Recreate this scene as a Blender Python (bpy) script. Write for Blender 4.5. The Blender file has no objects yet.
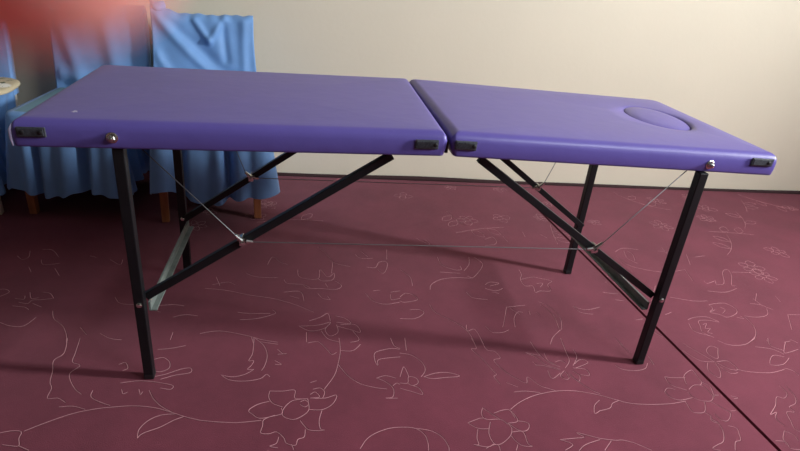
import bpy, bmesh, math, random
from mathutils import Vector, Matrix
R = random.Random(7)
scene = bpy.context.scene
COL = scene.collection

# ------------------------------------------------------------------ helpers
def link(o, parent=None):
    COL.objects.link(o)
    if parent is not None:
        o.parent = parent
    return o

def mesh_obj(name, verts, faces, mats, parent=None, smooth=False, midx=None, loc=None):
    me = bpy.data.meshes.new(name)
    me.from_pydata([tuple(v) for v in verts], [], faces)
    for m in (mats if isinstance(mats, (list, tuple)) else [mats]):
        me.materials.append(m)
    if midx is not None:
        me.polygons.foreach_set('material_index', midx)
    if smooth:
        me.polygons.foreach_set('use_smooth', [True] * len(me.polygons))
    bm = bmesh.new(); bm.from_mesh(me)
    bmesh.ops.recalc_face_normals(bm, faces=bm.faces)
    bm.to_mesh(me); bm.free()
    me.update()
    o = bpy.data.objects.new(name, me)
    if loc is not None:
        o.location = loc
    return link(o, parent)

def empty(name, loc, rz=0.0, label=None, cat=None, group=None):
    o = bpy.data.objects.new(name, None)
    o.empty_display_size = 0.1
    o.location = loc
    o.rotation_euler = (0, 0, rz)
    link(o)
    tag(o, label, cat, group)
    return o

def tag(o, label=None, cat=None, group=None, kind=None):
    if label: o['label'] = label
    if cat: o['category'] = cat
    if group: o['group'] = group
    if kind: o['kind'] = kind
    return o

class MB:
    """collects shapes for ONE mesh object"""
    def __init__(s):
        s.v, s.f, s.m, s.sm = [], [], [], []
    def add(s, verts, faces, mi=0):
        b = len(s.v)
        s.v += [Vector(v) for v in verts]
        s.f += [tuple(i + b for i in f) for f in faces]
        s.m += [mi] * len(faces)
    def box(s, c, d, mi=0, bev=0.0, seg=2, M=None):
        bm = bmesh.new()
        bmesh.ops.create_cube(bm, size=1.0)
        bmesh.ops.scale(bm, vec=Vector(d), verts=bm.verts)
        if bev > 0:
            bmesh.ops.bevel(bm, geom=bm.edges[:], offset=bev, segments=seg, profile=0.5, affect='EDGES')
        T = Matrix.Translation(Vector(c))
        if M is not None: T = T @ M
        bm.transform(T)
        bm.verts.index_update()
        s.add([v.co.copy() for v in bm.verts], [[v.index for v in f.verts] for f in bm.faces], mi)
        bm.free()
    def bar(s, p0, p1, w, h, up=(0, 0, 1), mi=0, bev=0.0015):
        p0, p1 = Vector(p0), Vector(p1)
        x = (p1 - p0); L = x.length; x.normalize()
        y = Vector(up).cross(x).normalized(); z = x.cross(y)
        M = Matrix((x, y, z)).transposed().to_4x4()
        s.box((p0 + p1) / 2, (L, w, h), mi, bev, 2, M)
    def tube(s, pts, r, n=8, mi=0):
        pts = [Vector(p) for p in pts]
        rr = r if isinstance(r, (list, tuple)) else [r] * len(pts)
        rings = []; prev = None
        for i, p in enumerate(pts):
            a = pts[max(i - 1, 0)]; b = pts[min(i + 1, len(pts) - 1)]
            t = (b - a).normalized()
            u = (prev - t * prev.dot(t)) if prev is not None else t.orthogonal()
            u.normalize(); prev = u
            w = t.cross(u)
            rings.append([p + (u * math.cos(k * 2 * math.pi / n) + w * math.sin(k * 2 * math.pi / n)) * rr[i] for k in range(n)])
        v = [q for g in rings for q in g]; f = []
        for i in range(len(pts) - 1):
            for k in range(n):
                f.append((i * n + k, i * n + (k + 1) % n, (i + 1) * n + (k + 1) % n, (i + 1) * n + k))
        f.append(tuple(range(n - 1, -1, -1))); f.append(tuple((len(pts) - 1) * n + k for k in range(n)))
        s.add(v, f, mi)
    def lathe(s, prof, c, axis, n=20, mi=0):
        ax = Vector(axis).normalized(); u = ax.orthogonal().normalized(); w = ax.cross(u); c = Vector(c)
        v = []; f = []
        for (r, h) in prof:
            for k in range(n):
                a = 2 * math.pi * k / n
                v.append(c + ax * h + (u * math.cos(a) + w * math.sin(a)) * r)
        for i in range(len(prof) - 1):
            for k in range(n):
                f.append((i * n + k, i * n + (k + 1) % n, (i + 1) * n + (k + 1) % n, (i + 1) * n + k))
        f.append(tuple(range(n - 1, -1, -1))); f.append(tuple((len(prof) - 1) * n + k for k in range(n)))
        s.add(v, f, mi)
    def build(s, name, mats, parent=None, smooth=False, loc=None):
        return mesh_obj(name, s.v, s.f, mats, parent, smooth, s.m, loc)

def srgb(r, g, b):
    def c(x):
        x /= 255.0
        return x / 12.92 if x <= 0.04045 else ((x + 0.055) / 1.055) ** 2.4
    return (c(r), c(g), c(b), 1.0)

def mat(name, col, rough=0.5, metal=0.0, spec=0.5, var=0.0, vscale=6.0, bump=0.0, bscale=60.0, detail=3.0,
        stretch=None, sheen=0.0, sss=0.0, sssr=(0.01, 0.004, 0.002), coat=0.0, bdist=0.005):
    m = bpy.data.materials.new(name); m.use_nodes = True
    nt = m.node_tree; N = nt.nodes; L = nt.links
    b = N['Principled BSDF']
    b.inputs['Base Color'].default_value = col
    b.inputs['Roughness'].default_value = rough
    b.inputs['Metallic'].default_value = metal
    b.inputs['Specular IOR Level'].default_value = spec
    if sheen:
        b.inputs['Sheen Weight'].default_value = sheen
        b.inputs['Sheen Roughness'].default_value = 0.5
    if coat:
        b.inputs['Coat Weight'].default_value = coat
        b.inputs['Coat Roughness'].default_value = 0.25
    if sss:
        b.inputs['Subsurface Weight'].default_value = sss
        b.inputs['Subsurface Radius'].default_value = (1.0, 0.35, 0.2)
        b.inputs['Subsurface Scale'].default_value = sssr[0]
    tc = N.new('ShaderNodeTexCoord'); mp = N.new('ShaderNodeMapping')
    L.new(tc.outputs['Object'], mp.inputs['Vector'])
    if stretch: mp.inputs['Scale'].default_value = stretch
    if var:
        n = N.new('ShaderNodeTexNoise'); n.inputs['Scale'].default_value = vscale; n.inputs['Detail'].default_value = 5
        L.new(mp.outputs[0], n.inputs['Vector'])
        cr = N.new('ShaderNodeValToRGB')
        cr.color_ramp.elements[0].position = 0.3; cr.color_ramp.elements[1].position = 0.7
        cr.color_ramp.elements[0].color = tuple(x * (1 - var) for x in col[:3]) + (1,)
        cr.color_ramp.elements[1].color = tuple(min(1, x * (1 + var)) for x in col[:3]) + (1,)
        L.new(n.outputs['Fac'], cr.inputs[0]); L.new(cr.outputs[0], b.inputs['Base Color'])
    if bump:
        n2 = N.new('ShaderNodeTexNoise'); n2.inputs['Scale'].default_value = bscale; n2.inputs['Detail'].default_value = detail
        L.new(mp.outputs[0], n2.inputs['Vector'])
        bp = N.new('ShaderNodeBump'); bp.inputs['Strength'].default_value = bump; bp.inputs['Distance'].default_value = bdist
        L.new(n2.outputs['Fac'], bp.inputs['Height']); L.new(bp.outputs[0], b.inputs['Normal'])
    return m

# ------------------------------------------------------------------ materials
M_wall = mat('wall_paint', srgb(223, 213, 191), 0.75, var=0.03, vscale=1.3, bump=0.12, bscale=45, bdist=0.004)
M_room = mat('brown_panelling', srgb(84, 70, 58), 0.6, var=0.15, vscale=4)
M_ceil = mat('ceiling_paint', srgb(150, 150, 150), 0.9, bump=0.05)
M_floor = mat('dark_subfloor', srgb(46, 26, 26), 0.9, var=0.2)
M_carpet = mat('burgundy_pile', srgb(111, 51, 65), 0.95, spec=0.14, var=0.20, vscale=3.2, bump=0.5, bscale=420, bdist=0.0025, sheen=0.10)
M_groove_shade = mat('groove_shade', srgb(68, 28, 36), 0.95, spec=0.1)  # painted shade for the dark side of the carved grooves
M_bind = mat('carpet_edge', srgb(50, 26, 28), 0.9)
M_motif = mat('carved_outline', srgb(194, 142, 148), 0.9, spec=0.1, var=0.18, vscale=25)
M_vinyl = mat('purple_vinyl', srgb(94, 82, 155), 0.36, spec=0.42, var=0.03, vscale=9, bump=0.10, bscale=18, bdist=0.01, detail=5)
M_under = mat('underside_board', srgb(40, 34, 46), 0.8, var=0.2)
M_black = mat('black_enamel_steel', srgb(14, 16, 19), 0.45, spec=0.35, var=0.15, vscale=30, bump=0.05, bscale=150, bdist=0.001)
M_grey = mat('worn_grey_steel', srgb(104, 112, 107), 0.5, spec=0.5, var=0.2, vscale=40)
M_chrome = mat('chrome', srgb(205, 205, 200), 0.22, metal=1.0)
M_plate = mat('dark_zinc_plate', srgb(66, 70, 76), 0.42, metal=0.2, var=0.35, vscale=160, bump=0.25, bscale=240, bdist=0.002)
M_dark = mat('black_plastic', srgb(18, 17, 20), 0.5)
M_wire = mat('steel_cable', srgb(120, 120, 122), 0.4, metal=0.85)
M_wear = mat('worn_white_edge', srgb(190, 184, 214), 0.35, var=0.15, vscale=70)
M_blue = mat('blue_satin_cloth', srgb(110, 153, 205), 0.6, spec=0.35, var=0.05, vscale=14, bump=0.10, bscale=90, bdist=0.003, sheen=0.15)
M_teal = mat('faded_blue_lining', srgb(112, 146, 160), 0.8, var=0.08)
M_wood = mat('varnished_wood', srgb(160, 100, 64), 0.5, var=0.25, vscale=9, stretch=(6, 6, 0.8))
M_pale = mat('cream_paint', srgb(215, 205, 190), 0.6, var=0.05)
M_skin = mat('skin', srgb(222, 150, 140), 0.5, sss=0.35, sssr=(0.012,), var=0.05, vscale=200, bump=0.1, bscale=900, bdist=0.0004)
M_nail = mat('fingernail', srgb(228, 170, 158), 0.3)
M_frame = mat('white_window_frame', srgb(235, 235, 232), 0.4)
M_sill = mat('stone_sill', srgb(205, 200, 190), 0.5, var=0.08)

for nd in M_carpet.node_tree.nodes:
    if nd.type == 'TEX_NOISE' and nd.inputs['Scale'].default_value < 10:
        nd.inputs['Detail'].default_value = 12; nd.inputs['Roughness'].default_value = 0.72

# worn scuff on the left-hand cushion: a patch of the material itself
def scuff_vinyl(pt, rad):
    m = M_vinyl.copy(); m.name = 'purple_vinyl_scuffed'
    nt = m.node_tree; N = nt.nodes; L = nt.links; b = N['Principled BSDF']
    src = b.inputs['Base Color'].links[0].from_socket
    tc = N.new('ShaderNodeTexCoord'); ns = N.new('ShaderNodeTexNoise'); ns.inputs['Scale'].default_value = 130
    L.new(tc.outputs['Object'], ns.inputs['Vector'])
    d = N.new('ShaderNodeVectorMath'); d.operation = 'DISTANCE'; d.inputs[1].default_value = pt
    L.new(tc.outputs['Object'], d.inputs[0])
    ma = N.new('ShaderNodeMath'); ma.operation = 'MULTIPLY_ADD'; ma.inputs[1].default_value = 0.016; L.new(ns.outputs['Fac'], ma.inputs[0]); L.new(d.outputs['Value'], ma.inputs[2])
    lt = N.new('ShaderNodeMath'); lt.operation = 'LESS_THAN'; lt.inputs[1].default_value = rad + 0.007; L.new(ma.outputs[0], lt.inputs[0])
    mx = N.new('ShaderNodeMix'); mx.data_type = 'RGBA'
    L.new(lt.outputs[0], mx.inputs['Factor']); L.new(src, mx.inputs['A']); mx.inputs['B'].default_value = srgb(190, 186, 205)
    L.new(mx.outputs['Result'], b.inputs['Base Color'])
    return m

# ------------------------------------------------------------------ the room
XL, XR, YF, YB, ZC = -2.7, 3.7, -3.2, 1.578, 2.7
RV = 0.15
FZ = -0.012
def plain(name, c, d, m):
    b = MB(); b.box(c, d); o = b.build(name, m); o['kind'] = 'structure'; return o
plain('floor', ((XL + XR) / 2, (YF + YB) / 2, FZ - 0.05), (XR - XL + 0.4, YB - YF + 0.5, 0.1), M_floor)
wb = plain('wall_back', (0, 0.06, ZC / 2 + FZ), (XR - XL + 0.5, 0.12, ZC), M_wall)
wb.location = ((XL + XR) / 2, YB - 0.0211 * (XL + XR) / 2, 0); wb.rotation_euler = (0, 0, -0.0211)
plain('wall_left', (XL - 0.06, (YF + YB) / 2, ZC / 2 + FZ), (0.12, YB - YF + 0.3, ZC), M_room)
plain('wall_front', ((XL + XR) / 2, YF - 0.06, ZC / 2 + FZ), (XR - XL + 0.3, 0.12, ZC), M_room)
plain('ceiling', ((XL + XR) / 2, (YF + YB) / 2, ZC + FZ + 0.05), (XR - XL + 0.4, YB - YF + 0.5, 0.1), M_ceil)
WY0, WY1, WZ0, WZ1 = -0.88, -0.46, 1.45, 2.45
b = MB()
b.box((XR + RV / 2, (YF + WY0) / 2, ZC / 2 + FZ), (RV, WY0 - YF, ZC))
b.box((XR + RV / 2, (WY1 + YB) / 2, ZC / 2 + FZ), (RV, YB - WY1, ZC))
b.box((XR + RV / 2, (WY0 + WY1) / 2, (FZ + WZ0) / 2), (RV, WY1 - WY0, WZ0 - FZ))
b.box((XR + RV / 2, (WY0 + WY1) / 2, (WZ1 + ZC + FZ) / 2), (RV, WY1 - WY0, ZC + FZ - WZ1))
o = b.build('wall_right', M_room); o['kind'] = 'structure'
b = MB()
fw_ = 0.03; xf = XR + RV - 0.03
for yy in (WY0 + fw_ / 2, WY1 - fw_ / 2):
    b.box((xf, yy, (WZ0 + WZ1) / 2), (0.05, fw_, WZ1 - WZ0), 0, 0.006)
for zz in (WZ0 + fw_ / 2, WZ1 - fw_ / 2):
    b.box((xf, (WY0 + WY1) / 2, zz), (0.05, WY1 - WY0, fw_), 0, 0.006)
o = b.build('window_1', M_frame); o['kind'] = 'structure'
sb = MB(); sb.box((XR - 0.02, (WY0 + WY1) / 2, WZ0 + 0.012), (0.24, WY1 - WY0 + 0.12, 0.03), 0, 0.006)
sb.build('window_sill', M_sill, o)

# ------------------------------------------------------------------ carpet
MOTIF = "-996,-160 -954,-133 -906,-108 -858,-95 -811,-90 -764,-89 -713,-99 -672,-116 -632,-135 -594,-149;-947,-83 -915,-82 -881,-95;-885,-27 -883,-48 -864,-65 -825,-85;-731,-199 -734,-171 -720,-143 -694,-126 -659,-123;-731,-199 -722,-184 -686,-166 -660,-146 -635,-133;-743,-34 -727,-63 -702,-92 -666,-119;-814,-26 -806,-43 -796,-37;-824,-1 -787,5 -755,3 -714,-7 -686,-18 -689,-32 -716,-26;-770,-28 -762,-48 -758,-38;-746,20 -715,29 -679,48 -653,52 -650,33 -688,24 -724,9;-760,94 -737,101 -716,82 -711,54 -731,40 -752,46;-760,139 -725,142 -685,154;-849,76 -834,83 -821,59 -832,49;-1026,201 -1011,132 -1026,100 -1013,57 -1003,12 -990,-13 -986,-50 -961,-51 -937,-68;-991,200 -981,131 -975,92 -950,75 -965,45 -954,15 -930,-20 -908,-40;-1047,-162 -1022,-157 -1001,-162 -998,-182 -989,-205 -1008,-203 -1026,-199;-989,-205 -961,-220;-594,-149 -544,-158 -495,-162 -442,-158;-427,-52 -429,-75 -417,-99 -391,-114;-427,-52 -393,-54 -360,-52 -359,-83 -325,-87;-426,-91 -456,-101 -477,-121 -466,-136 -446,-151 -408,-144 -390,-136 -394,-118;-325,-87 -365,-92 -387,-119 -389,-145 -363,-160 -338,-148 -322,-127 -325,-87;-345,-107 -332,-117 -322,-106 -332,-92 -345,-98;-318,-71 -305,-62 -293,-82 -318,-85;-311,-51 -291,-47 -279,-63 -285,-87;-322,-127 -286,-129 -258,-109 -247,-77 -278,-87 -318,-85;-288,-133 -296,-168 -293,-196 -284,-201 -319,-199 -334,-183 -344,-165;-409,-142 -436,-156 -438,-177 -441,-200 -421,-204 -406,-199 -396,-204 -383,-221 -377,-237 -355,-245 -349,-227 -334,-220 -331,-196;-396,-216 -401,-236 -416,-244 -397,-250;-364,-242 -358,-260;-318,-24 -301,-17;-565,19 -538,-3 -497,-9 -457,-1 -441,16 -430,5;-565,19 -533,10 -500,19 -477,39;-489,184 -487,112 -495,78 -481,77 -486,56 -495,40 -477,39;-486,184 -457,146 -444,99 -448,54 -456,33;-469,165 -416,151;-415,127 -399,106 -388,106 -414,103;-420,75 -401,57 -419,58;-325,154 -294,159 -272,128 -254,97 -239,105;-228,176 -227,114 -237,51 -250,2 -280,-53;-237,51 -211,0 -178,-35 -137,-53 -105,-60;-227,114 -189,112 -163,142;-129,-14 -105,-31 -87,-58 -92,-92 -112,-96 -79,-98;-129,-14 -102,-5 -74,-17;-86,-48 -74,-38 -65,-43;-126,86 -116,104 -71,118 -42,113;-126,86 -125,57 -119,42 -112,68 -47,77;-64,170 -58,132 -41,117;-197,-266 -179,-238 -154,-219 -120,-206 -88,-203 -50,-209 -29,-231 -25,-260 -28,-284;-50,-209 -10,-220 15,-242 25,-272 24,-288;-45,95 -8,82 17,46 19,12 2,-15;-18,169 -23,106;10,-15 47,-1 85,0 118,-17 72,-21 34,-24 10,-15;-60,-12 -43,31 -36,3 -35,-13;-64,-38 -42,-39 -35,-13 -13,-20 -12,-41 -30,-50 -42,-39;-67,-59 -34,-75 -7,-87 -13,-61 -30,-50;201,162 204,110 186,105 209,55 226,2 232,-15 221,-25 230,-58;231,161 235,103 260,90 267,59 243,48 263,-5 291,-39 312,-56 325,-30 350,-69 388,-92;251,-51 280,-71;261,-91 296,-89 339,-98;228,-158 266,-131 320,-107 387,-94 441,-95 490,-108 517,-118 554,-137 592,-154 651,-162 715,-162 768,-155;358,82 383,60 402,24 442,-1;358,82 380,73 402,66;369,22 399,16 440,-5;366,37 373,21;399,-5 396,-33 405,-39 434,-18;451,-8 430,-29 439,-46 453,-41 453,-13;462,-19 470,-48 479,-56 490,-32 478,-11;485,3 523,-5 522,-33 496,-27;496,20 528,42 546,26 493,2;395,136 399,78 415,35 446,10;419,77 418,41 435,22;507,152 496,87 488,38 460,4;525,92 521,55 490,14;440,34 459,39 470,27;462,-31 479,-65 503,-98 519,-111;151,-147 141,-171 149,-190 188,-192 203,-211;151,-147 167,-168 188,-192;177,-169 205,-159 226,-162 235,-200 204,-207;226,-162 231,-190;204,-207 230,-235 252,-232 261,-210 235,-200;95,-199 117,-219 147,-223;95,-199 133,-185 150,-188;204,-238 235,-239 235,-277 243,-288 219,-284 205,-267 200,-250;157,-200 142,-238 146,-272 165,-274 197,-250 209,-225 204,-207;116,-223 106,-252 105,-273 92,-272 126,-282 145,-273;121,-286 145,-276 156,-280 155,-296;207,-280 197,-298;327,-271 370,-269 396,-267 382,-251 415,-264 438,-274 477,-283 498,-284 528,-297 560,-322;327,-271 354,-289 326,-306;362,-310 388,-292 436,-278;486,-177 520,-169 538,-151 562,-142;486,-177 466,-186 479,-157 504,-137;465,-284 432,-313;630,10 645,-10 683,-18 722,-10 745,15;701,146 707,105 701,112 713,66;767,51 763,8 757,21;810,-108 838,-91 862,-94 868,-116 866,-143 845,-159 816,-154 801,-139 799,-118;816,-86 833,-48 875,-24 875,-50 873,-78 859,-92;765,-50 789,-55 831,-57;765,-50 763,-84 800,-111;725,-114 744,-99 765,-106;725,-114 730,-136 753,-150 799,-142;766,-155 761,-188 768,-201 797,-200 817,-176 824,-161;797,-200 806,-215 797,-233 811,-242 800,-224;845,-159 865,-189 875,-209 846,-236 827,-230 824,-206;873,-78 887,-101 870,-143;875,-136 919,-138;899,-155 943,-152 926,-141;811,-242 805,-271 782,-305 757,-316 734,-327 751,-335;833,-254 853,-264 844,-287 833,-306 814,-311 793,-338;882,-200 905,-201;1044,80 1023,91 993,69 989,43 1005,27 1025,54 1044,80;932,111 952,70 985,11;907,72 936,20 980,12;954,7 933,-23 936,-50 949,-62 971,-31 982,8;989,11 1032,13 1038,-27 1012,-26 989,5;985,-13 999,-44 1027,-43;1034,-27 1073,-41 1141,-48 1203,-35;1073,120 1102,94 1162,96 1227,129;1328,104 1294,71 1276,45 1341,62;1255,26 1218,34 1173,-9 1219,-11 1268,19;1208,-29 1229,-42 1231,-66;1276,127 1252,86 1283,58;1189,82 1245,66 1266,39;1359,117 1371,96;1123,-107 1121,-140 1095,-160 1074,-154 1041,-188 997,-221 1024,-213 1001,-236 1005,-265;1144,-108 1137,-152 1115,-182 1081,-196 1081,-216 1056,-215 1040,-248 1028,-275 1034,-289;990,-282 1005,-297 1002,-319;935,-314 961,-320 958,-342 982,-348;990,-282 964,-308 957,-329;-1366,694 -1338,667 -1325,685 -1339,732;-1301,743 -1265,739 -1225,686;-1276,667 -1254,631 -1204,641;-1296,614 -1274,579;-1208,605 -1175,554;-1122,697 -1096,684;-1044,669 -1000,632 -1001,669;-1257,415 -1229,410 -1233,429;-1246,372 -1207,364 -1190,350;-1237,393 -1208,385 -1201,404 -1176,406 -1145,413;-1227,451 -1208,414 -1188,418;-1189,451 -1163,443 -1141,413;-1193,385 -1159,364;-1244,285 -1208,266 -1170,265 -1153,309;-1118,342 -1100,301 -1061,262 -1035,217 -1022,181;-942,221 -906,195 -873,188;-956,418 -930,381 -882,373;-1009,254 -979,216;-821,343 -794,328;-750,300 -715,313 -675,305;-818,364 -765,371 -728,363;-734,183 -734,221;-363,597 -353,543 -289,529 -279,597 -252,543 -227,570 -234,525 -271,516 -289,534;-411,526 -397,500 -343,491 -317,471;-343,491 -325,466 -281,465 -228,457 -204,481 -225,516;-262,499 -254,473;-408,442 -352,445 -338,386;-386,418 -355,402;-290,433 -274,401 -248,392;-256,416 -248,392;-285,778 -251,715 -224,651 -163,620;-229,655 -237,570;-113,748 -87,696;-100,617 -66,613 -46,656 -16,656 -22,607 -41,569 -58,598;-136,716 -118,686 -68,686;-3,760 -13,676;-121,431 -99,382 -57,361 -4,373;-93,447 -65,452;-29,438 7,446;-32,421 -31,389 0,397;-679,469 -610,457 -522,424 -445,403 -368,364 -305,318;-657,493 -608,510 -580,493;-651,544 -630,485;-548,570 -506,544 -434,540;-476,634 -461,693 -430,654 -401,635;-541,281 -486,287 -432,313 -441,335;-553,323 -512,315 -448,314;-353,242 -325,242 -285,247 -252,260 -273,227 -317,215 -353,242;-321,269 -284,289 -259,310 -252,267;-234,295 -202,280 -187,251 -232,260;-220,245 -171,244 -158,203 -189,218 -233,239;-282,214 -263,174 -225,154;-182,211 -165,165 -194,153;-253,253 -270,220 -255,187 -230,206 -232,246;-329,208 -329,158;-653,212 -595,223 -517,199 -462,174 -416,161;-497,188 -487,153;200,698 203,637 246,598 276,598 278,627;185,579 264,569;334,700 318,638 284,588;356,700 376,638 312,541 290,550;121,453 132,487 174,523 236,537 305,532;342,486 368,504 400,494 359,477;335,460 369,442 404,459;356,433 378,425;255,435 269,398 322,384;517,598 514,559 496,521 500,476 530,475 524,431 547,440 587,439 595,484 622,511 582,530 554,540 520,531 496,521;552,493 578,493 557,466;1,405 23,429 49,420 62,388 14,372 -3,381;-18,275 33,274 69,303 60,325 24,326;29,598 60,542 59,479;100,355 110,309 153,264 187,221 202,179 205,129;203,234 198,200 226,206 234,128;267,225 282,190 317,189 343,202;378,335 339,245 326,217;378,335 453,346;370,215 383,266 409,303 428,302;389,327 413,288;514,368 544,331 553,262 530,197;512,348 534,285 524,204;454,310 450,287;479,301 483,286;634,338 645,298 688,284;634,338 672,313 736,328;526,197 482,157 458,120;140,864 190,807 177,853;450,859 493,884 492,824 433,800;544,897 548,837;654,938 648,887;731,914 753,877;1018,751 1074,786 1142,775;1067,763 1048,695 1071,651;1085,763 1091,729 1072,673;1006,716 1018,640 1076,599 1156,578 1263,599;1235,765 1284,754 1333,802;1276,801 1263,730;1263,599 1238,508;1357,731 1316,641;1386,709 1444,721;1290,508 1293,488 1342,508 1329,482 1368,488 1428,578 1468,599 1448,547 1396,478 1406,468;1254,432 1325,422 1397,449;1471,578 1565,574;1191,336 1229,344 1267,343 1285,309 1265,277 1211,254 1192,270 1162,287 1190,311 1191,336;1227,319 1236,302 1208,278;1162,287 1194,303;1247,253 1272,244 1269,260;1285,260 1336,251 1389,266 1419,306;1375,341 1412,332 1426,315 1439,298;1414,376 1416,324;1459,411 1411,358;1530,392 1518,351;1284,252 1272,190 1236,140 1175,100;1063,204 1047,167 1071,138;1038,242 1079,257 1129,256 1155,227;1063,204 1078,234 1116,237 1153,224;1028,220 1019,175 1062,145;1078,211 1098,218 1072,189 1092,188 1067,167 1081,159;1476,264 1412,171;1476,264 1528,263;1263,118 1258,93;1320,102 1351,108;837,247 880,254;862,173 878,144;1046,471 1013,426;1003,290 968,275;844,501 892,510 899,482 863,454 880,427 834,419 797,428;822,376 853,367;1061,390 1140,363 1204,362"
def seam(y): return 0.884 + (0.263 - y) * 0.0592
def catmull(p, k=5):
    if len(p) < 3: 
        a, c = p; return [a + (c - a) * t / 3 for t in range(4)]
    q = [p[0]] + p + [p[-1]]; out = []
    for i in range(1, len(q) - 2):
        for j in range(k):
            t = j / k; a, b_, c, d = q[i - 1], q[i], q[i + 1], q[i + 2]
            out.append(0.5 * ((2 * b_) + (c - a) * t + (2 * a - 5 * b_ + 4 * c - d) * t * t + (3 * b_ - a - 3 * c + d) * t ** 3))
    out.append(p[-1]); return out
LINES = [catmull([Vector((float(t.split(',')[0]) / 1000, float(t.split(',')[1]) / 1000)) for t in s.split()]) for s in MOTIF.split(';')]

def flower(cx, cy, s, rot, n):
    ls = []
    for i in range(n):
        a = rot + i * 2 * math.pi / n; da = math.pi / n * 0.85; L_ = s * R.uniform(0.8, 1.25)
        P = lambda ang, r: Vector((cx + math.cos(ang) * r, cy + math.sin(ang) * r))
        ls.append(catmull([P(a - da, s * 0.35), P(a - da * 0.9, L_ * 0.75), P(a, L_), P(a + da * 0.7, L_ * 0.72), P(a + da, s * 0.35)]))
    ls.append(catmull([Vector((cx + math.cos(t) * s * 0.3, cy + math.sin(t) * s * 0.3)) for t in [k * math.pi / 4 + rot for k in range(9)]]))
    return ls
def vine(x, y, a, L_):
    p = [Vector((x, y))]; c = R.uniform(-1, 1) * 5
    for i in range(6):
        a += c * L_ / 6; p.append(p[-1] + Vector((math.cos(a), math.sin(a))) * L_ / 6)
    ls = [catmull(p)]
    for j in (2, 4):
        q = p[j]; aa = a + R.choice((-1, 1)) * 1.1
        e = q + Vector((math.cos(aa), math.sin(aa))) * 0.08; n_ = Vector((-math.sin(aa), math.cos(aa))) * 0.02
        ls.append(catmull([q, (q + e) / 2 + n_, e, (q + e) / 2 - n_, q]))
    return ls
# the pattern goes on towards the wall, and outside what the drawn part covers
def scatter(x0, x1, y0, y1, n, smin, smax):
    for _ in range(n):
        x, y = R.uniform(x0, x1), R.uniform(y0, y1)
        if R.random() < 0.55: LINES.extend(flower(x, y, R.uniform(smin, smax), R.uniform(0, 6), R.choice((4, 5, 6))))
        else: LINES.extend(vine(x, y, R.uniform(0, 6.3), R.uniform(0.16, 0.34)))
scatter(-0.9, 2.9, 0.82, 1.48, 34, 0.03, 0.055)
scatter(1.45, 3.1, -0.2, 0.8, 22, 0.04, 0.07)
scatter(-2.5, -1.35, -0.2, 0.9, 18, 0.04, 0.08)
scatter(-2.5, 3.2, -2.6, -0.45, 90, 0.05, 0.09)

def carpet(name, xa, xb, side, lift):
    """xa(y), xb(y): edges; pile top at z=0"""
    v, f, mi = [], [], []
    ny = 110; y0, y1 = YF + 0.02, YB - 0.02
    xs = 60
    wallx = lambda x: YB - 0.0211 * x - 0.004
    for j in range(ny + 1):
        for i in range(xs + 1):
            t = i / xs
            y = y0 + (y1 - y0) * j / ny
            x = xa(y) + (xb(y) - xa(y)) * t
            yy = y0 + (wallx(x) - y0) * j / ny
            z = 0.0
            ds = (x - xa(y)) if side < 0 else (xb(y) - x)
            v.append((x, yy, z))
    W_ = xs + 1
    for j in range(ny):
        for i in range(xs):
            f.append((j * W_ + i, j * W_ + i + 1, (j + 1) * W_ + i + 1, (j + 1) * W_ + i)); mi.append(0)
    # edges down to the subfloor
    nb = len(v)
    loop = [i for i in range(W_)] + [j * W_ + xs for j in range(1, ny + 1)] + [ny * W_ + i for i in range(xs - 1, -1, -1)] + [j * W_ for j in range(ny - 1, 0, -1)]
    for k in loop: v.append((v[k][0], v[k][1], FZ + 0.0006))
    n = len(loop)
    for k in range(n):
        f.append((loop[k], loop[(k + 1) % n], nb + (k + 1) % n, nb + k)); mi.append(0)
    f.append(tuple(nb + k for k in range(n - 1, -1, -1))); mi.append(0)
    # carved outline: thin proud ribs
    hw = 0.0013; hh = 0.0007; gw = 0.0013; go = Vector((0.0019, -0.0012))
    for ln in LINES:
        run = []
        for p in ln:
            inside = xa(p.y) + 0.004 < p.x < xb(p.y) - 0.004 and YF + .1 < p.y < YB - 0.08
            if inside: run.append(p)
            if (not inside or p is ln[-1]) and len(run) > 1:
                b0 = len(v)
                for i, q in enumerate(run):
                    t = (run[min(i + 1, len(run) - 1)] - run[max(i - 1, 0)])
                    if t.length < 1e-7: t = Vector((1, 0))
                    t.normalize(); nn = Vector((-t.y, t.x)) * hw
                    v.append((q.x - nn.x, q.y - nn.y, -0.0003)); v.append((q.x, q.y, hh)); v.append((q.x + nn.x, q.y + nn.y, -0.0003))
                for i in range(len(run) - 1):
                    a = b0 + i * 3
                    f.append((a, a + 3, a + 4, a + 1)); f.append((a + 1, a + 4, a + 5, a + 2)); mi.extend((1, 1))
                b1 = len(v)       # flat dark strip beside the rib: the groove's shade painted in
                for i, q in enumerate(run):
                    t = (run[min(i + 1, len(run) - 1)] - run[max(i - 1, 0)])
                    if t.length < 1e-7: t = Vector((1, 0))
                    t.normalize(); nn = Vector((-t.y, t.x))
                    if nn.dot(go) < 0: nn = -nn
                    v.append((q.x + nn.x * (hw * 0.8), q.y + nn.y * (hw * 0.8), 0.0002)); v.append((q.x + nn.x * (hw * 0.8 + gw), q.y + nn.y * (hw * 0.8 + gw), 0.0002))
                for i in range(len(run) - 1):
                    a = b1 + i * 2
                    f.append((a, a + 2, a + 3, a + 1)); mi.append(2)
            if not inside: run = []
    me = bpy.data.meshes.new(name); me.from_pydata(v, [], f)
    for m in (M_carpet, M_motif, M_groove_shade): me.materials.append(m)
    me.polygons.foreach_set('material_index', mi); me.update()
    return link(bpy.data.objects.new(name, me))
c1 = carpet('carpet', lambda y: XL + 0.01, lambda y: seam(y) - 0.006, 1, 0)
tag(c1, 'wide burgundy carpet with carved flower outlines, under the massage table left of the dark seam', 'carpet')
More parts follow.
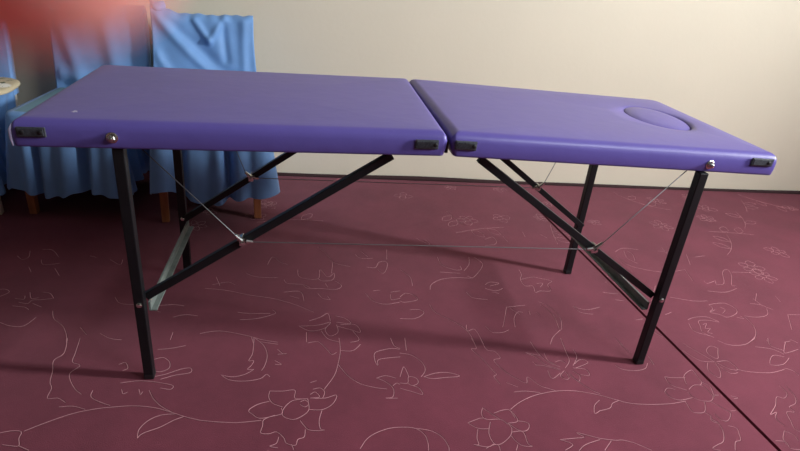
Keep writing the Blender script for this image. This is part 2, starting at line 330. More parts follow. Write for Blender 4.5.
c2 = carpet('carpet', lambda y: seam(y) + 0.006, lambda y: XR - 0.01, -1, 0)
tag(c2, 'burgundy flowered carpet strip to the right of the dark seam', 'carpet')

# turned-up dark carpet edge along the foot of the wall; it wanders a little
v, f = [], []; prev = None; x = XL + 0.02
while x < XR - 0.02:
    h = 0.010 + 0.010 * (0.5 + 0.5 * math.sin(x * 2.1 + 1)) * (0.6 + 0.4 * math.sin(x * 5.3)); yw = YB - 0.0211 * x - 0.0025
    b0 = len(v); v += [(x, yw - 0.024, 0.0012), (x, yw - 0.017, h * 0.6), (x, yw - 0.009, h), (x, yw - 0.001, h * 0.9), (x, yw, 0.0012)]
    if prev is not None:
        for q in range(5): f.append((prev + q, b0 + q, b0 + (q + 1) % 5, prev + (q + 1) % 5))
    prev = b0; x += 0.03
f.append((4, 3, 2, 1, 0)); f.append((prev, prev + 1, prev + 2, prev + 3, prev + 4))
o = mesh_obj('carpet_selvage_1', v, f, M_bind, None, True); o['kind'] = 'structure'

# ------------------------------------------------------------------ massage table
table = empty('massage_table', (0, 0.3, 0.0012), 0, 'purple vinyl folding massage table on black steel legs, face hole at one end', 'massage table')
TW, T, RB = 0.60, 0.062, 0.024
def rrect(L, W, inset, rc, n=12, rnear=0.012):
    """rounded rectangle from (0,0) to (L,W), inset"""
    rf, ro, rn = max(0.012 - inset, 0.004), max(rc - inset, 0.004), max(rnear - inset, 0.004); pts = []   # tighter corners at the fold
    x0, x1, y0, y1 = inset, L - inset, inset, W - inset
    def edge(a, b, k): return [(a[0] + (b[0] - a[0]) * i / k, a[1] + (b[1] - a[1]) * i / k) for i in range(k)]
    def arc(cx, cy, a0, r): return [(cx + r * math.cos(a0 + math.pi / 2 * i / n), cy + r * math.sin(a0 + math.pi / 2 * i / n)) for i in range(n)]
    pts += edge((x0 + rf, y0), (x1 - rn, y0), 40); pts += arc(x1 - rn, y0 + rn, -math.pi / 2, rn)
    pts += edge((x1, y0 + rn), (x1, y1 - ro), 26); pts += arc(x1 - ro, y1 - ro, 0, ro)
    pts += edge((x1 - ro, y1), (x0 + rf, y1), 40); pts += arc(x0 + rf, y1 - rf, math.pi / 2, rf)
    pts += edge((x0, y1 - rf), (x0, y0 + rf), 26); pts += arc(x0 + rf, y0 + rf, math.pi, rf)
    return pts
def cushion(L, sgn, hole, material):
    """local: x from the fold outwards (sgn), y across, z up from the bottom edge"""
    rc = 0.030 if sgn < 0 else 0.048
    rings = [(0.006, 0.0), (0.001, 0.002), (0.0, 0.006), (-0.0015, 0.018), (-0.001, T - RB)]
    for k in range(1, 8):
        a = math.pi / 2 * k / 7
        rings.append((RB - RB * math.cos(a), T - RB + RB * math.sin(a)))
    v = []; n = None
    for (d, z) in rings:
        p = rrect(L, TW, d, rc); n = len(p)
        for (x, y) in p:
            # fold end: board edge sits back, foam meets its neighbour at the top
            sh = (0.006 if sgn < 0 else 0.011) * max(0.0, 1 - z / (T - RB)) * max(0.0, 1 - x / 0.05)
            sh += 0.0012 * math.sin(x * 31) * math.sin(z * 40) if z < T - RB else 0
            v.append((x + sh, y, z))
    base = rrect(L, TW, RB, rc)
    cx, cy, rx, ry = hole if hole else (L / 2, TW / 2, 0.002, 0.002)
    inner = []
    for (x, y) in base:
        a = math.atan2((y - cy) / 1.0, (x - cx) / 1.0) if hole else math.atan2(y - cy, x - cx)
        inner.append((cx + rx * math.cos(a), cy + ry * math.sin(a)))
    K = 14 if not hole else 10
    for k in range(1, K + 1):
        t = k / K
        for i in range(n):
            x = base[i][0] * (1 - t) + inner[i][0] * t; y = base[i][1] * (1 - t) + inner[i][1] * t
            crown = 0.0035 * (1 - (2 * min(max(t, 0), 1) - 1) ** 2) if hole else 0.004 * math.sin(t * math.pi / 2)
            if hole and k == K: crown = -0.001
            v.append((x, y, T + crown))
    nr = len(rings) + K
    if hole:
        for (dr, dz) in ((0.003, 0.004), (0.0045, 0.010), (0.0045, 0.030)):
            for i in range(n):
                a = math.atan2(inner[i][1] - cy, inner[i][0] - cx)
                a = math.atan2((inner[i][1] - cy) / ry, (inner[i][0] - cx) / rx)
                v.append((cx + (rx - dr) * math.cos(a), cy + (ry - dr) * math.sin(a), T - dz))
            nr += 1
    v = [(sgn * x, y, z) for x, y, z in v]
    f = []
    for i in range(nr - 1):
        for k in range(n):
            q = (i * n + k, i * n + (k + 1) % n, (i + 1) * n + (k + 1) % n, (i + 1) * n + k)
            f.append(q if sgn > 0 else q[::-1])
    f.append(tuple(range(n))); f.append(tuple((nr - 1) * n + k for k in range(n)))
    return mesh_obj('cushion_panel', v, f, material, table, smooth=True)
ORG = Vector((0, 0.3, 0))
HB = 0.670
LLn, LRn = 0.957, 0.928
TL, TR_ = 0.0127, 0.0320
scv = scuff_vinyl((-(0.849 - 0.003), 0.069, T), 0.006)
panL = cushion(LLn, -1, None, scv)
panL.location = Vector((-0.0035, 0, HB)) - ORG; panL.rotation_euler = (0.009, -TL, 0)
HOLE = (0.746, 0.310, 0.095, 0.125)
panR = cushion(LRn, 1, HOLE, M_vinyl)
panR.location = Vector((0.0035, 0, HB)) - ORG; panR.rotation_euler = (0.009, TR_, 0.022)
# plug in the face hole, a little lower than the cushion
b = MB(); prof = []
n = 48; v = []; f = []
lay = [(1.0, -0.026), (1.0, -0.010), (0.985, -0.0065), (0.94, -0.004), (0.6, 0.0), (0.02, 0.002)]
for (s_, dz) in lay:
    for k in range(n):
        a = 2 * math.pi * k / n
        v.append((HOLE[0] + (HOLE[2] - 0.0045) * s_ * math.cos(a), HOLE[1] + (HOLE[3] - 0.0050) * s_ * math.sin(a) + 0.0022, T + dz + 0.0022 + 0.0052 * s_ * math.sin(a)))
for i in range(len(lay) - 1):
    for k in range(n): f.append((i * n + k, i * n + (k + 1) % n, (i + 1) * n + (k + 1) % n, (i + 1) * n + k))
f.append(tuple(range(n - 1, -1, -1))); f.append(tuple((len(lay) - 1) * n + k for k in range(n)))
mesh_obj('face_hole_plug', v, f, M_vinyl, panR, smooth=True)
# underside boards
for pan, sg, L_ in ((panL, -1, LLn), (panR, 1, LRn)):
    b = MB(); b.box((sg * L_ / 2, TW / 2, -0.004), (L_ - 0.05, TW - 0.13, 0.008), 0, 0.002); b.build('underside_board', M_under, pan)

def plate(pan, x0, x1, z0, z1, holes, name):
    b = MB(); w = x1 - x0; h = z1 - z0; c = ((x0 + x1) / 2, -0.0035, (z0 + z1) / 2)
    b.box(c, (w, 0.005, h), 0, 0.0018)
    b.box((c[0], -0.0062, c[2]), (w * 0.86, 0.002, h * 0.74), 0, 0.0008)
    for hx in holes:
        b.lathe([(0.0052, 0), (0.0050, 0.0016), (0.0032, 0.0026), (0.0010, 0.0028)], (x0 + w * hx, -0.0070, c[2]), (0, -1, 0), 14, 1)
    return b.build(name, [M_plate, M_dark], pan)
plate(panL, -0.942, -0.884, 0.025, 0.047, (0.2, 0.82), 'corner_plate')
plate(panL, -0.080, -0.023, 0.020, 0.043, (0.86,), 'latch_plate')
plate(panR, 0.009, 0.064, 0.021, 0.044, (0.86,), 'latch_plate')
plate(panR, 0.840, 0.907, 0.028, 0.050, (0.78,), 'corner_plate')
for q, (pan, x0, x1, z0, z1) in enumerate(((panL, -0.080, -0.023, 0.020, 0.043), (panR, 0.009, 0.064, 0.021, 0.044))):
    lp = [c for c in pan.children if c.name.startswith('latch_plate')][0]
    # knurled cross pattern on the fold latches
    me = lp.data; bm = bmesh.new(); bm.from_mesh(me)
    for i in range(5):
        xx = x0 + 0.008 + i * 0.0075
        for dx in (-1, 1):
            r_ = bmesh.ops.create_cube(bm, size=1.0, matrix=Matrix.Translation((xx, -0.0075, (z0 + z1) / 2)) @ Matrix.Rotation(dx * 0.6, 4, 'Y') @ Matrix.Diagonal((0.0012, 0.0014, 0.016, 1)))
    bm.to_mesh(me); bm.free()
def knob(pan, x, z):
    b = MB()
    b.lathe([(0.0125, 0.0), (0.0125, 0.0022), (0.0105, 0.0034)], (x, -0.001, z), (0, -1, 0), 24)
    b.lathe([(0.0085, 0.003), (0.0085, 0.0085), (0.0065, 0.0105)], (x, -0.001, z), (0, -1, 0), 6)
    b.lathe([(0.0048, 0.010), (0.0048, 0.0135), (0.0030, 0.0150), (0.0008, 0.0154)], (x, -0.001, z), (0, -1, 0), 14)
    b.build('leg_bolt', M_chrome, pan)
knob(panL, -0.753, 0.0275)
knob(panR, 0.719, 0.0225)
# worn white corner edges
b = MB(); b.tube([(-LLn + 0.0005, 0.002, 0.003), (-LLn - 0.0006, 0.0018, 0.02), (-LLn - 0.0002, 0.0036, 0.038), (-LLn + 0.004, 0.009, 0.050)], [0.0016, 0.0030, 0.0034, 0.0014], 8)
b.build('worn_edge', M_wear, panL, True)
b = MB(); b.tube([(-0.014, 0.0015, 0.002), (-0.009, 0.0035, 0.018), (-0.007, 0.004, 0.034), (-0.010, 0.0085, 0.046), (-0.024, 0.006, 0.0475)], [0.001, 0.0018, 0.0026, 0.0034, 0.0014], 8)
b.build('worn_edge', M_wear, panL, True)
# dark hinge strip in the fold
b = MB(); b.box((0, 0.3, HB + 0.018), (0.008, 0.56, 0.03), 0, 0.001)
o = b.build('hinge_strip', M_dark, table); o.location = -ORG

LEGS = {}
YN, YFAR = 0.0205, 0.573
def P(x, y, z): return Vector((x, y, z)) - ORG
def under(x):  # underside height
    return HB - 0.0008 - (abs(x) - 0.0035) * math.tan(TL if x < 0 else TR_)
for sx, x in ((-1, -0.753), (1, 0.713)):
    for y in (YN, YFAR):
        b = MB(); top = under(x + 0.0125 * sx) - 0.0005 + 0.009 * y
        b.box(P(x, y, (top + 0.012) / 2), (0.025, 0.025, top - 0.012), 0, 0.002)
        lg = b.build('leg', M_black, table)
        b = MB(); b.box(P(x, y, 0.0085), (0.0265, 0.0265, 0.017), 0, 0.003); b.build('foot_cap', M_dark, lg)
        # pivot bolt of the brace
        near = y < 0.3
        b = MB(); ax = (0, -1, 0)
        zb = 0.243 if near else 0.222
        b.lathe([(0.0075, 0), (0.0075, 0.002), (0.0055, 0.0035), (0.0050, 0.0055), (0.001, 0.0062)], P(x - sx * 0.001, y - 0.0125, zb), ax, 12)
        b.build('bolt', M_chrome, lg)
BR = {(-1, 0): ((-0.742, 0.043, 0.249), (-0.130, 0.043, 0.6585)), (1, 0): ((0.702, 0.043, 0.240), (0.095, 0.043, 0.660)),
      (-1, 1): ((-0.742, 0.550, 0.229), (-0.130, 0.550, 0.6575)), (1, 1): ((0.714, 0.550, 0.222), (0.110, 0.550, 0.6575))}
def lerp(a, b_, t): return Vector(a) + (Vector(b_) - Vector(a)) * t
CL = {}
for key, (p0, p1) in BR.items():
    p1 = Vector(p1); p1.z = under(p1.x) - 0.0125 + 0.009 * p1.y
    b = MB(); b.bar(P(*p0), P(*p1), 0.018, 0.020, (0, 0, 1))
    b.build('brace', M_black, table)
    x = {(-1, 0): -0.494, (1, 0): 0.468, (-1, 1): -0.519, (1, 1): 0.499}[key]
    t = (x - p0[0]) / (p1[0] - p0[0]); CL[key] = (lerp(p0, p1, t), (p1 - Vector(p0)).normalized())
# crossbars between the legs of an end
for x, z0, z1 in ((-0.735, 0.222, 0.205), (0.694, 0.205, 0.190)):
    b = MB(); b.bar(P(x, YN + 0.013, z0), P(x, YFAR - 0.013, z1), 0.006, 0.026, (0, 0, 1), 0, 0.001)
    b.bar(P(x - 0.008 * (1 if x > 0 else -1), YN + 0.013, z0 - 0.012), P(x - 0.008 * (1 if x > 0 else -1), YFAR - 0.013, z1 - 0.012), 0.018, 0.004, (0, 0, 1), 0, 0.001)
    b.build('crossbar', M_grey, table)
# cable clamps and cables
ANCH = {(-1, 0): (-0.712, 0.034), (1, 0): (0.672, 0.034), (-1, 1): (-0.625, 0.559), (1, 1): (0.60, 0.559)}
for side in (0, 1):
    pts = []
    yc = (0.043 - 0.016) if side == 0 else (0.550 - 0.016)
    for sx in (-1, 1):
        c, d = CL[(sx, side)]
        b = MB(); cc = P(c.x, c.y, c.z)
        up = Vector((0, 0, 1)); nrm = d.cross(Vector((0, 1, 0))).normalized()
        if nrm.z < 0: nrm = -nrm
        # saddle clamp around the tube, bolt, nut and hook
        b.bar(cc - d * 0.009 + nrm * 0.0115, cc + d * 0.009 + nrm * 0.0115, 0.022, 0.003, (0, 0, 1), 0, 0.0008)
        b.box(cc + Vector((0, -0.0105, 0)), (0.016, 0.003, 0.022), 0, 0.001)
        b.lathe([(0.0080, 0), (0.0080, 0.005), (0.0050, 0.0052), (0.0046, 0.012), (0.001, 0.0125)], cc + Vector((0, -0.012, 0.002)), (0, -1, 0), 6)
        b.tube([cc + Vector((-sx * 0.026, -0.016, 0.004)), cc + Vector((-sx * 0.010, -0.016, 0.006))], [0.005, 0.0070], 10)
        b.tube([cc + Vector((sx * 0.001, -0.016, 0.008)), cc + Vector((sx * 0.017, -0.016, 0.024))], [0.0070, 0.0045], 10)
        b.build('cable_clamp', M_chrome, table)
        ax_, ay_ = ANCH[(sx, side)]
        an = Vector((ax_, yc, under(ax_)))
        e1 = c + Vector((sx * 0.016, -0.016, 0.023)); e2 = c + Vector((-sx * 0.024, -0.016, 0.004))
        pts += [an, e1, c + Vector((0, -0.016, 0.007)), e2] if sx < 0 else [e2, c + Vector((0, -0.016, 0.007)), e1, an]
    b = MB(); b.tube([P(*p) for p in pts], 0.0013, 6); b.build('cable', M_wire, table, True)

# ------------------------------------------------------------------ chairs with blue covers
def gauss(d, s): return math.exp(-(d / s) ** 2)
def make_chair(loc, rz, seed, label, folds, hem_bumps, backw, pleats, topz=0.80, tuft=False, leg_mat=None, sag=0.02, ybk=0.235, teal=False, rip=0.004, lift=0.0, st=0.450):
    rr = random.Random(seed)
    root = empty('covered_chair', loc, rz, label, 'chair', 'blue covered chairs along the wall')
    lm = leg_mat or M_wood
    for (x, y) in ((-0.185, -0.19), (0.185, -0.19), (-0.185, 0.20), (0.185, 0.20)):
        b = MB(); b.box((0, 0, 0.201), (0.036, 0.036, 0.402), 0, 0.003)
        for q in b.v:
            k = 0.82 + 0.18 * q.z / 0.41
            q.x = q.x * k + x + (0.012 if x > 0 else -0.012) * (1 - q.z / 0.41) * 0.3; q.y = q.y * k + y
        b.build('leg', lm, root)
    b = MB(); b.box((0, 0, st - 0.027), (0.39, 0.42, 0.036), 0, 0.004); b.build('seat_board', M_wood, root)
    # seat cover with a pleated skirt
    hw, d0, d1, ST = 0.203, -0.222, 0.225, st
    path = []
    n = 220; per = 2 * (2 * hw + d1 - d0)
    def at(s):
        s %= per
        w = 2 * hw; dd = d1 - d0
        if s < w: return (-hw + s, d0), (0, -1)
        s -= w
        if s < dd: return (hw, d0 + s), (1, 0)
        s -= dd
        if s < w: return (hw - s, d1), (0, 1)
        s -= w
        return (-hw, d1 - s), (-1, 0)
    ph = [rr.uniform(0, 6.28) for _ in range(4)]
    def fold(s):
        u = 2 * math.pi * s / per
        a = 0.5 * math.sin(17 * u + ph[0]) + 0.35 * math.sin(23 * u + ph[1]) + 0.25 * math.sin(9 * u + ph[2])
        return a
    rows = [0, 0.04, 0.1, 0.18, 0.28, 0.4, 0.52, 0.64, 0.76, 0.88, 1.0]
    v = []; f = []
    inr = [0.08, 0.35, 0.65, 0.9]
    # top of the seat, from the centre out
    for q in inr:
        for i in range(n):
            (x, y), nn = at(i * per / n)
            cxr = 0.9985 if q == 0.9 else 1
            v.append((x * q, y * q, ST + 0.006 + 0.003 * math.sin(9 * x * q + ph[3]) * math.sin(7 * y * q) - 0.004 * q ** 4))
    for t in rows:
        for i in range(n):
            s = i * per / n
            # blended corner normal
            nx = ny = 0.0; px = py = 0.0
            for k in (-3, -2, -1, 0, 1, 2, 3):
                (x, y), nn = at(s + k * 0.008); nx += nn[0]; ny += nn[1]; px += x / 7; py += y / 7
            l = math.hypot(nx, ny); nx /= l; ny /= l
            hem = 0.115 + 0.012 * math.sin(2 * math.pi * s / per * 5 + ph[3]) + 0.006 * fold(s * 1.3)
            off = 0.006 * (1 - (1 - min(t / 0.05, 1)) ** 2) + t * 0.040 + 0.020 * (t ** 0.7) * fold(s)
            for (sc, wd, dep) in pleats: off -= dep * gauss(s - sc, wd) * min(1, t * 3)
            for (sc, wd, hh) in hem_bumps: hem += hh * gauss(s - sc, wd)
            z = ST + (hem - ST) * t
            v.append((px + nx * off, py + ny * off, z))
    nr = len(inr) + len(rows)
    for i in range(nr - 1):
        for k in range(n): f.append((i * n + k, i * n + (k + 1) % n, (i + 1) * n + (k + 1) % n, (i + 1) * n + k))
    f.append(tuple(range(n)))
    o = mesh_obj('seat_cover', v, f, [M_blue, M_teal], root, smooth=True, midx=[1 if (i < n * 3 or i == len(f) - 1) and teal else 0 for i in range(len(f))])
    # back cover: a sleeve over the backrest
    w2 = backw / 2; nx_, nz = 70, 40; dep = 0.055
    def top(x):
        u = (x + w2) / backw
        z = topz - sag * max(0.0, math.sin(math.pi * u)) ** 0.8 + rip * (0.5 * math.sin(u * 19 + ph[0]) + 0.5 * math.sin(u * 43 + 5 * u * u + ph[1])) + lift * max(0.0, 1 - u / 0.3) ** 1.5
        return z
    def front(x, z):
        d = 0.0
        for (xa, za, xb, zb, amp, wd) in folds:
            vx, vz = xb - xa, zb - za; L2 = vx * vx + vz * vz
            t = max(-0.15, min(1.15, ((x - xa) * vx + (z - za) * vz) / L2))
            dist = math.hypot(x - xa - vx * t, z - za - vz * t)
            d += amp * gauss(dist, wd) * (1 if 0 <= t <= 1 else max(0, 1 - abs(t - (t > 1)) / 0.15))
        d += rip * math.sin(x * 37 + z * 9 + ph[2])
        return d
    v = []; f = []
    zb0 = 0.40
    def sleeve(sideY, yb):
        pass
    loop = [(-w2 + backw * i / nx_, 0) for i in range(nx_ + 1)] + [(w2, 1)] * 0 + [(w2 - backw * i / nx_, 1) for i in range(nx_ + 1)]
    n2 = len(loop)
    for j in range(nz + 1):
        t = j / nz
        for (x, bk) in loop:
            zt = top(x); z = zb0 + (zt - zb0) * t
            xs_ = x * (1.0 + 0.045 * (1 - t) + 0.012 * math.sin(t * 7 + ph[1]))
            lean = 0.05 * (t - 0.5)
            edge = 1 - gauss(abs(abs(x) - w2), 0.018)
            tap = 1 - 0.75 * max(0, (t - 0.93) / 0.07) ** 2
            if bk == 0: y = ybk - dep / 2 * tap - front(x, z) * (0.25 + 0.75 * edge) + lean
            else: y = ybk + dep / 2 * tap + 0.004 * math.sin(x * 30) + lean
            v.append((xs_, y, z))
    for j in range(nz):
        for k in range(n2): f.append((j * n2 + k, j * n2 + (k + 1) % n2, (j + 1) * n2 + (k + 1) % n2, (j + 1) * n2 + k))
    tp = nz * n2
    for i in range(nx_):
        f.append((tp + i, tp + i + 1, tp + n2 - 2 - i, tp + n2 - 1 - i))
    mesh_obj('back_cover', v, f, M_blue, root, smooth=True)
    b = MB()
    if tuft:
        # gathered knot of cloth at one corner of the back
        vv, ff = [], []
        for j in range(6):
            for k in range(16):
                a = 2 * math.pi * k / 16; rad = (0.030, 0.031, 0.030, 0.029, 0.029, 0.024)[j] * (1 + 0.12 * math.sin(3 * a + j))
                vv.append((-w2 + 0.028 + rad * math.cos(a), ybk + 0.02 + 0.030 * (rad / 0.034) * math.sin(a), topz + 0.002 + (0, 0.012, 0.022, 0.030, 0.034, 0.036)[j] + 0.003 * math.cos(2 * a)))
        for j in range(5):
            for k in range(16): ff.append((j * 16 + k, j * 16 + (k + 1) % 16, (j + 1) * 16 + (k + 1) % 16, (j + 1) * 16 + k))
        ff.append(tuple(5 * 16 + k for k in range(16))); ff.append(tuple(range(15, -1, -1)))
        mesh_obj('gathered_corner', vv, ff, M_blue, root, smooth=True)
    return root

rA = math.radians
make_chair((-1.788, 1.215, 0.0012), rA(6), 3, 'blue covered chair at the far left edge, pale legs, cream cushion on its seat',
           [(-0.1, 0.75, 0.1, 0.5, 0.01, 0.03)], [], 0.40, [(0.2, 0.02, 0.03), (0.55, 0.04, 0.02), (0.65, 0.2, 0.045)], 0.76, False, M_pale, 0.02, 0.235, False, 0.003)
make_chair((-1.249, 1.235, 0.0012), rA(-4), 11, 'blue covered chair behind the left end of the massage table, seat corner showing',
           [(-0.15, 0.72, -0.08, 0.45, 0.012, 0.03), (0.02, 0.8, 0.06, 0.5, 0.012, 0.035), (-0.17, 0.5, 0.1, 0.44, 0.014, 0.03)],
           [(0.02, 0.05, 0.02)], 0.385, [(0.085, 0.014, 0.055), (0.262, 0.022, 0.075), (0.41, 0.016, 0.05), (0.49, 0.06, 0.02), (0.65, 0.2, 0.05)], 0.805, False, None, 0.006, 0.235, True, 0.0015, 0.0, 0.434)
make_chair((-0.758, 1.212, 0.0012), rA(8), 23, 'blue covered chair nearest the bare wall, diagonal folds across its back',
           [(-0.19, 0.77, 0.06, 0.50, 0.016, 0.022), (-0.12, 0.72, 0.12, 0.52, -0.012, 0.03), (-0.04, 0.77, 0.02, 0.68, 0.013, 0.014),
            (0.02, 0.68, 0.09, 0.78, 0.012, 0.014), (0.08, 0.76, 0.09, 0.60, -0.012, 0.018), (0.17, 0.78, 0.16, 0.5, 0.010, 0.02), (-0.2, 0.62, -0.1, 0.46, 0.012, 0.02)],
           [(0.035, 0.05, 0.05), (1.725, 0.05, 0.08)], 0.425, [(0.10, 0.016, 0.05), (0.275, 0.016, 0.06), (1.45, 0.18, 0.072), (1.70, 0.03, -0.015), (0.43, 0.05, -0.03), (0.02, 0.03, -0.02)], 0.795, True, None, 0.008, 0.235, False, 0.004, 0.03)

# cream patterned cushion lying on the far-left chair
mc = mat('cream_floral_cloth', srgb(205, 190, 160), 0.8)
nt = mc.node_tree; N = nt.nodes; Lk = nt.links; bs = N['Principled BSDF']
tc = N.new('ShaderNodeTexCoord'); vo = N.new('ShaderNodeTexVoronoi'); vo.inputs['Scale'].default_value = 9.5
ns = N.new('ShaderNodeTexNoise'); ns.inputs['Scale'].default_value = 32
Lk.new(tc.outputs['Object'], vo.inputs['Vector']); Lk.new(tc.outputs['Object'], ns.inputs['Vector'])
cr = N.new('ShaderNodeValToRGB'); e = cr.color_ramp.elements; e[0].position = 0.38; e[0].color = srgb(235, 230, 215); e[1].position = 0.46; e[1].color = srgb(196, 180, 146)
Lk.new(vo.outputs['Distance'], cr.inputs[0])
c2_ = N.new('ShaderNodeValToRGB'); e = c2_.color_ramp.elements; e[0].position = 0.60; e[0].color = (0, 0, 0, 1); e[1].position = 0.64; e[1].color = (1, 1, 1, 1)
Lk.new(ns.outputs['Fac'], c2_.inputs[0])
mx = N.new('ShaderNodeMix'); mx.data_type = 'RGBA'; Lk.new(c2_.outputs[0], mx.inputs['Factor']); Lk.new(cr.outputs[0], mx.inputs['A']); mx.inputs['B'].default_value = srgb(88, 92, 66)
Lk.new(mx.outputs['Result'], bs.inputs['Base Color'])
v, f = [], []
lay = [(0.90, 0.0), (0.985, 0.004), (1.0, 0.010), (0.985, 0.017), (0.92, 0.022), (0.6, 0.026), (0.25, 0.027)]
n = 56
for (s_, z) in lay:
    for k in range(n):
        a = 2 * math.pi * k / n; ca, sa = math.cos(a), math.sin(a)
        v.append((0.155 * s_ * math.copysign(abs(ca) ** 0.62, ca), 0.150 * s_ * math.copysign(abs(sa) ** 0.62, sa), z))
for i in range(len(lay) - 1):
    for k in range(n): f.append((i * n + k, i * n + (k + 1) % n, (i + 1) * n + (k + 1) % n, (i + 1) * n + k))
f.append(tuple(range(n - 1, -1, -1))); f.append(tuple((len(lay) - 1) * n + k for k in range(n)))
cu = mesh_obj('seat_cushion', v, f, mc, None, True, loc=(-1.675, 1.25, 0.4617)); cu.rotation_euler = (0, 0, rA(6))
tag(cu, 'thin cream cushion with green floral print on the far left chair seat', 'cushion')

# ------------------------------------------------------------------ camera
CP = Vector((-0.3405, -1.2639, 1.1036)); pitch, yaw, roll, fpx = 0.4487, 0.1873, 0.0959, 561.86
fw = Vector((math.sin(yaw) * math.cos(pitch), math.cos(yaw) * math.cos(pitch), -math.sin(pitch)))
r0 = fw.cross(Vector((0, 0, 1))).normalized(); u0 = r0.cross(fw)
cr_, sr_ = math.cos(roll), math.sin(roll)
rt = r0 * cr_ + u0 * sr_; up = -r0 * sr_ + u0 * cr_
cam = bpy.data.cameras.new('camera'); co = link(bpy.data.objects.new('camera', cam))
co.matrix_world = Matrix((rt, up, -fw)).transposed().to_4x4(); co.location = CP
cam.sensor_width = 36; cam.lens = fpx / 800 * 36; cam.clip_start = 0.002; cam.clip_end = 50
cam.dof.use_dof = True; cam.dof.focus_distance = 1.65; cam.dof.aperture_fstop = 9.5
scene.camera = co

# ------------------------------------------------------------------ the photographer's hand (a fingertip strays over the lens)
def capsule(mb, p0, p1, ra, rb):
    p0, p1 = Vector(p0), Vector(p1); ax = (p1 - p0); L_ = ax.length; ax.normalize()
    prof = []
    for k in range(7):
        a = -math.pi / 2 + math.pi / 2 * k / 6; prof.append((max(ra * math.cos(a), 0.0002), ra * math.sin(a)))
    for k in range(1, 6): prof.append((ra + (rb - ra) * k / 6, L_ * k / 6))
    for k in range(7):
        a = math.pi / 2 * k / 6; prof.append((max(rb * math.cos(a), 0.0002), L_ + rb * math.sin(a)))
    mb.lathe(prof, p0, ax, 18)
HJ = {
 'index': [(-0.098, 0.012, -0.024, .0105), (-0.062, 0.0205, 0.010, .0088), (-0.036, 0.0148, 0.0185, .0075), (-0.0137, 0.0125, 0.0200, .0063)],
 'middle': [(-0.104, -0.010, -0.026, .0108), (-0.074, 0.003, 0.012, .0090), (-0.050, -0.006, 0.016, .0078), (-0.040, -0.016, 0.006, .0066)],
 'ring': [(-0.108, -0.031, -0.030, .0102), (-0.080, -0.022, 0.006, .0086), (-0.056, -0.030, 0.009, .0074), (-0.047, -0.040, 0.000, .0063)],
 'little': [(-0.110, -0.051, -0.036, .0090), (-0.086, -0.048, -0.006, .0074), (-0.067, -0.055, -0.001, .0064), (-0.058, -0.062, -0.008, .0055)],
}
wrist = (-0.128, -0.058, -0.108)
hb = MB()
def loc3(q): return Vector(q[:3])
for nm, ch in HJ.items():
    capsule(hb, Vector(wrist) + (loc3(ch[0]) - Vector(wrist)) * 0.12, loc3(ch[0]), 0.0155, ch[0][3] + 0.003)
    for a, b_ in zip(ch, ch[1:]): capsule(hb, loc3(a), loc3(b_), a[3], b_[3])
for a, b_ in (('index', 'middle'), ('middle', 'ring'), ('ring', 'little')):
    capsule(hb, loc3(HJ[a][0]) * 0.75 + Vector(wrist) * 0.25, loc3(HJ[b_][0]) * 0.75 + Vector(wrist) * 0.25, 0.013, 0.0125)
th = [(-0.112, -0.040, -0.095, .016), (-0.082, -0.018, -0.074, .0135), (-0.058, 0.008, -0.062, .0105), (-0.040, 0.028, -0.054, .0085)]
for a, b_ in zip(th, th[1:]): capsule(hb, loc3(a), loc3(b_), a[3], b_[3])
capsule(hb, th[1][:3], HJ['index'][0][:3], 0.009, 0.008)
capsule(hb, wrist, (-0.165, -0.135, -0.205), 0.0235, 0.029); capsule(hb, (-0.165, -0.135, -0.205), (-0.205, -0.215, -0.315), 0.029, 0.037)
hv = [CP + rt * q.x + up * q.y + fw * q.z for q in hb.v]
bx = HJ['middle'][0]; horg = CP + rt * bx[0] + up * bx[1] + fw * bx[2]
tmp = mesh_obj('tmp', [q - horg for q in hv], hb.f, M_skin, None, True)
md = tmp.modifiers.new('r', 'REMESH'); md.mode = 'VOXEL'; md.voxel_size = 0.0013
ms = tmp.modifiers.new('s', 'SMOOTH'); ms.iterations = 5; ms.factor = 0.5
bpy.context.view_layer.update()
me = bpy.data.meshes.new_from_object(tmp.evaluated_get(bpy.context.evaluated_depsgraph_get()))
me.materials.clear(); me.materials.append(M_skin)
me.polygons.foreach_set('use_smooth', [True] * len(me.polygons))
bpy.data.objects.remove(tmp)
hand = link(bpy.data.objects.new('hand', me)); hand.location = horg
tag(hand, "photographer's bare hand, one blurred reddish fingertip straying into the top left corner", 'hand')
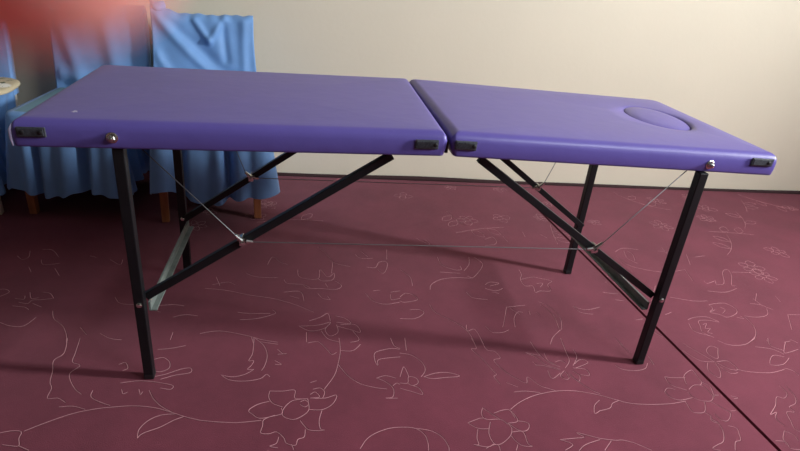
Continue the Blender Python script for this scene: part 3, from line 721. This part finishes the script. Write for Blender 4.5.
# nails lie on the outer side of each last joint
for nm in ('index', 'middle', 'ring', 'little', 'thumb'):
    ch = th if nm == 'thumb' else HJ[nm]
    a, b_ = loc3(ch[-2]), loc3(ch[-1]); d = (b_ - a).normalized()
    out = Vector((-0.1, 0.75, 0.65)) if nm != 'thumb' else Vector((0.3, 0.4, -0.85))
    out = (out - d * out.dot(d)).normalized(); sd = d.cross(out); rad = ch[-1][3]
    v, f = [], []
    for j in range(7):
        for k in range(9):
            t = j / 6; w = (k / 8 - 0.5) * 1.7 * (0.86 + 0.14 * math.sin(math.pi * t))
            q = b_ + d * (t * 0.0095 - 0.0050 - 0.0012 * abs(k / 8 - 0.5) * 2) + (out * math.cos(w) + sd * math.sin(w)) * (rad * (0.985 if t < 0.75 else 0.985 - (t - 0.75) * 0.25))
            v.append(CP + rt * q.x + up * q.y + fw * q.z - horg)
    for j in range(6):
        for k in range(8): f.append((j * 9 + k, j * 9 + k + 1, (j + 1) * 9 + k + 1, (j + 1) * 9 + k))
    mesh_obj('fingernail', v, f, M_nail, hand, True)

# ------------------------------------------------------------------ light: daylight through the right-hand window, plus an added overhead fill
w = bpy.data.worlds.new('sky'); scene.world = w; w.use_nodes = True
w.node_tree.nodes['Background'].inputs[0].default_value = (0.75, 0.86, 1.0, 1); w.node_tree.nodes['Background'].inputs[1].default_value = 1.0
def area_light(name, loc, target, sx, sy, power, col):
    l = bpy.data.lights.new(name, 'AREA'); l.shape = 'RECTANGLE'; l.size = sx; l.size_y = sy; l.energy = power; l.color = col
    o = link(bpy.data.objects.new(name, l)); o.location = loc
    d = (Vector(target) - Vector(loc)).normalized()
    o.rotation_euler = d.to_track_quat('-Z', 'Y').to_euler()
    return o
area_light('window_daylight', (XR + RV - 0.005, (WY0 + WY1) / 2, (WZ0 + WZ1) / 2), (0, (WY0 + WY1) / 2, (WZ0 + WZ1) / 2), WY1 - WY0 - 0.03, WZ1 - WZ0 - 0.03, 340, (0.95, 0.98, 1.0))
area_light('overhead_fill', (1.8, -1.7, ZC + FZ - 0.02), (0.3, 0.5, 0.5), 1.1, 0.6, 74, (0.84, 0.92, 1.0))  # unseen fill light added below the ceiling, no fixture there

vs = scene.view_settings
vs.view_transform = 'Standard'; vs.look = 'None'; vs.exposure = 0.0; vs.gamma = 1.0; vs.use_curve_mapping = False
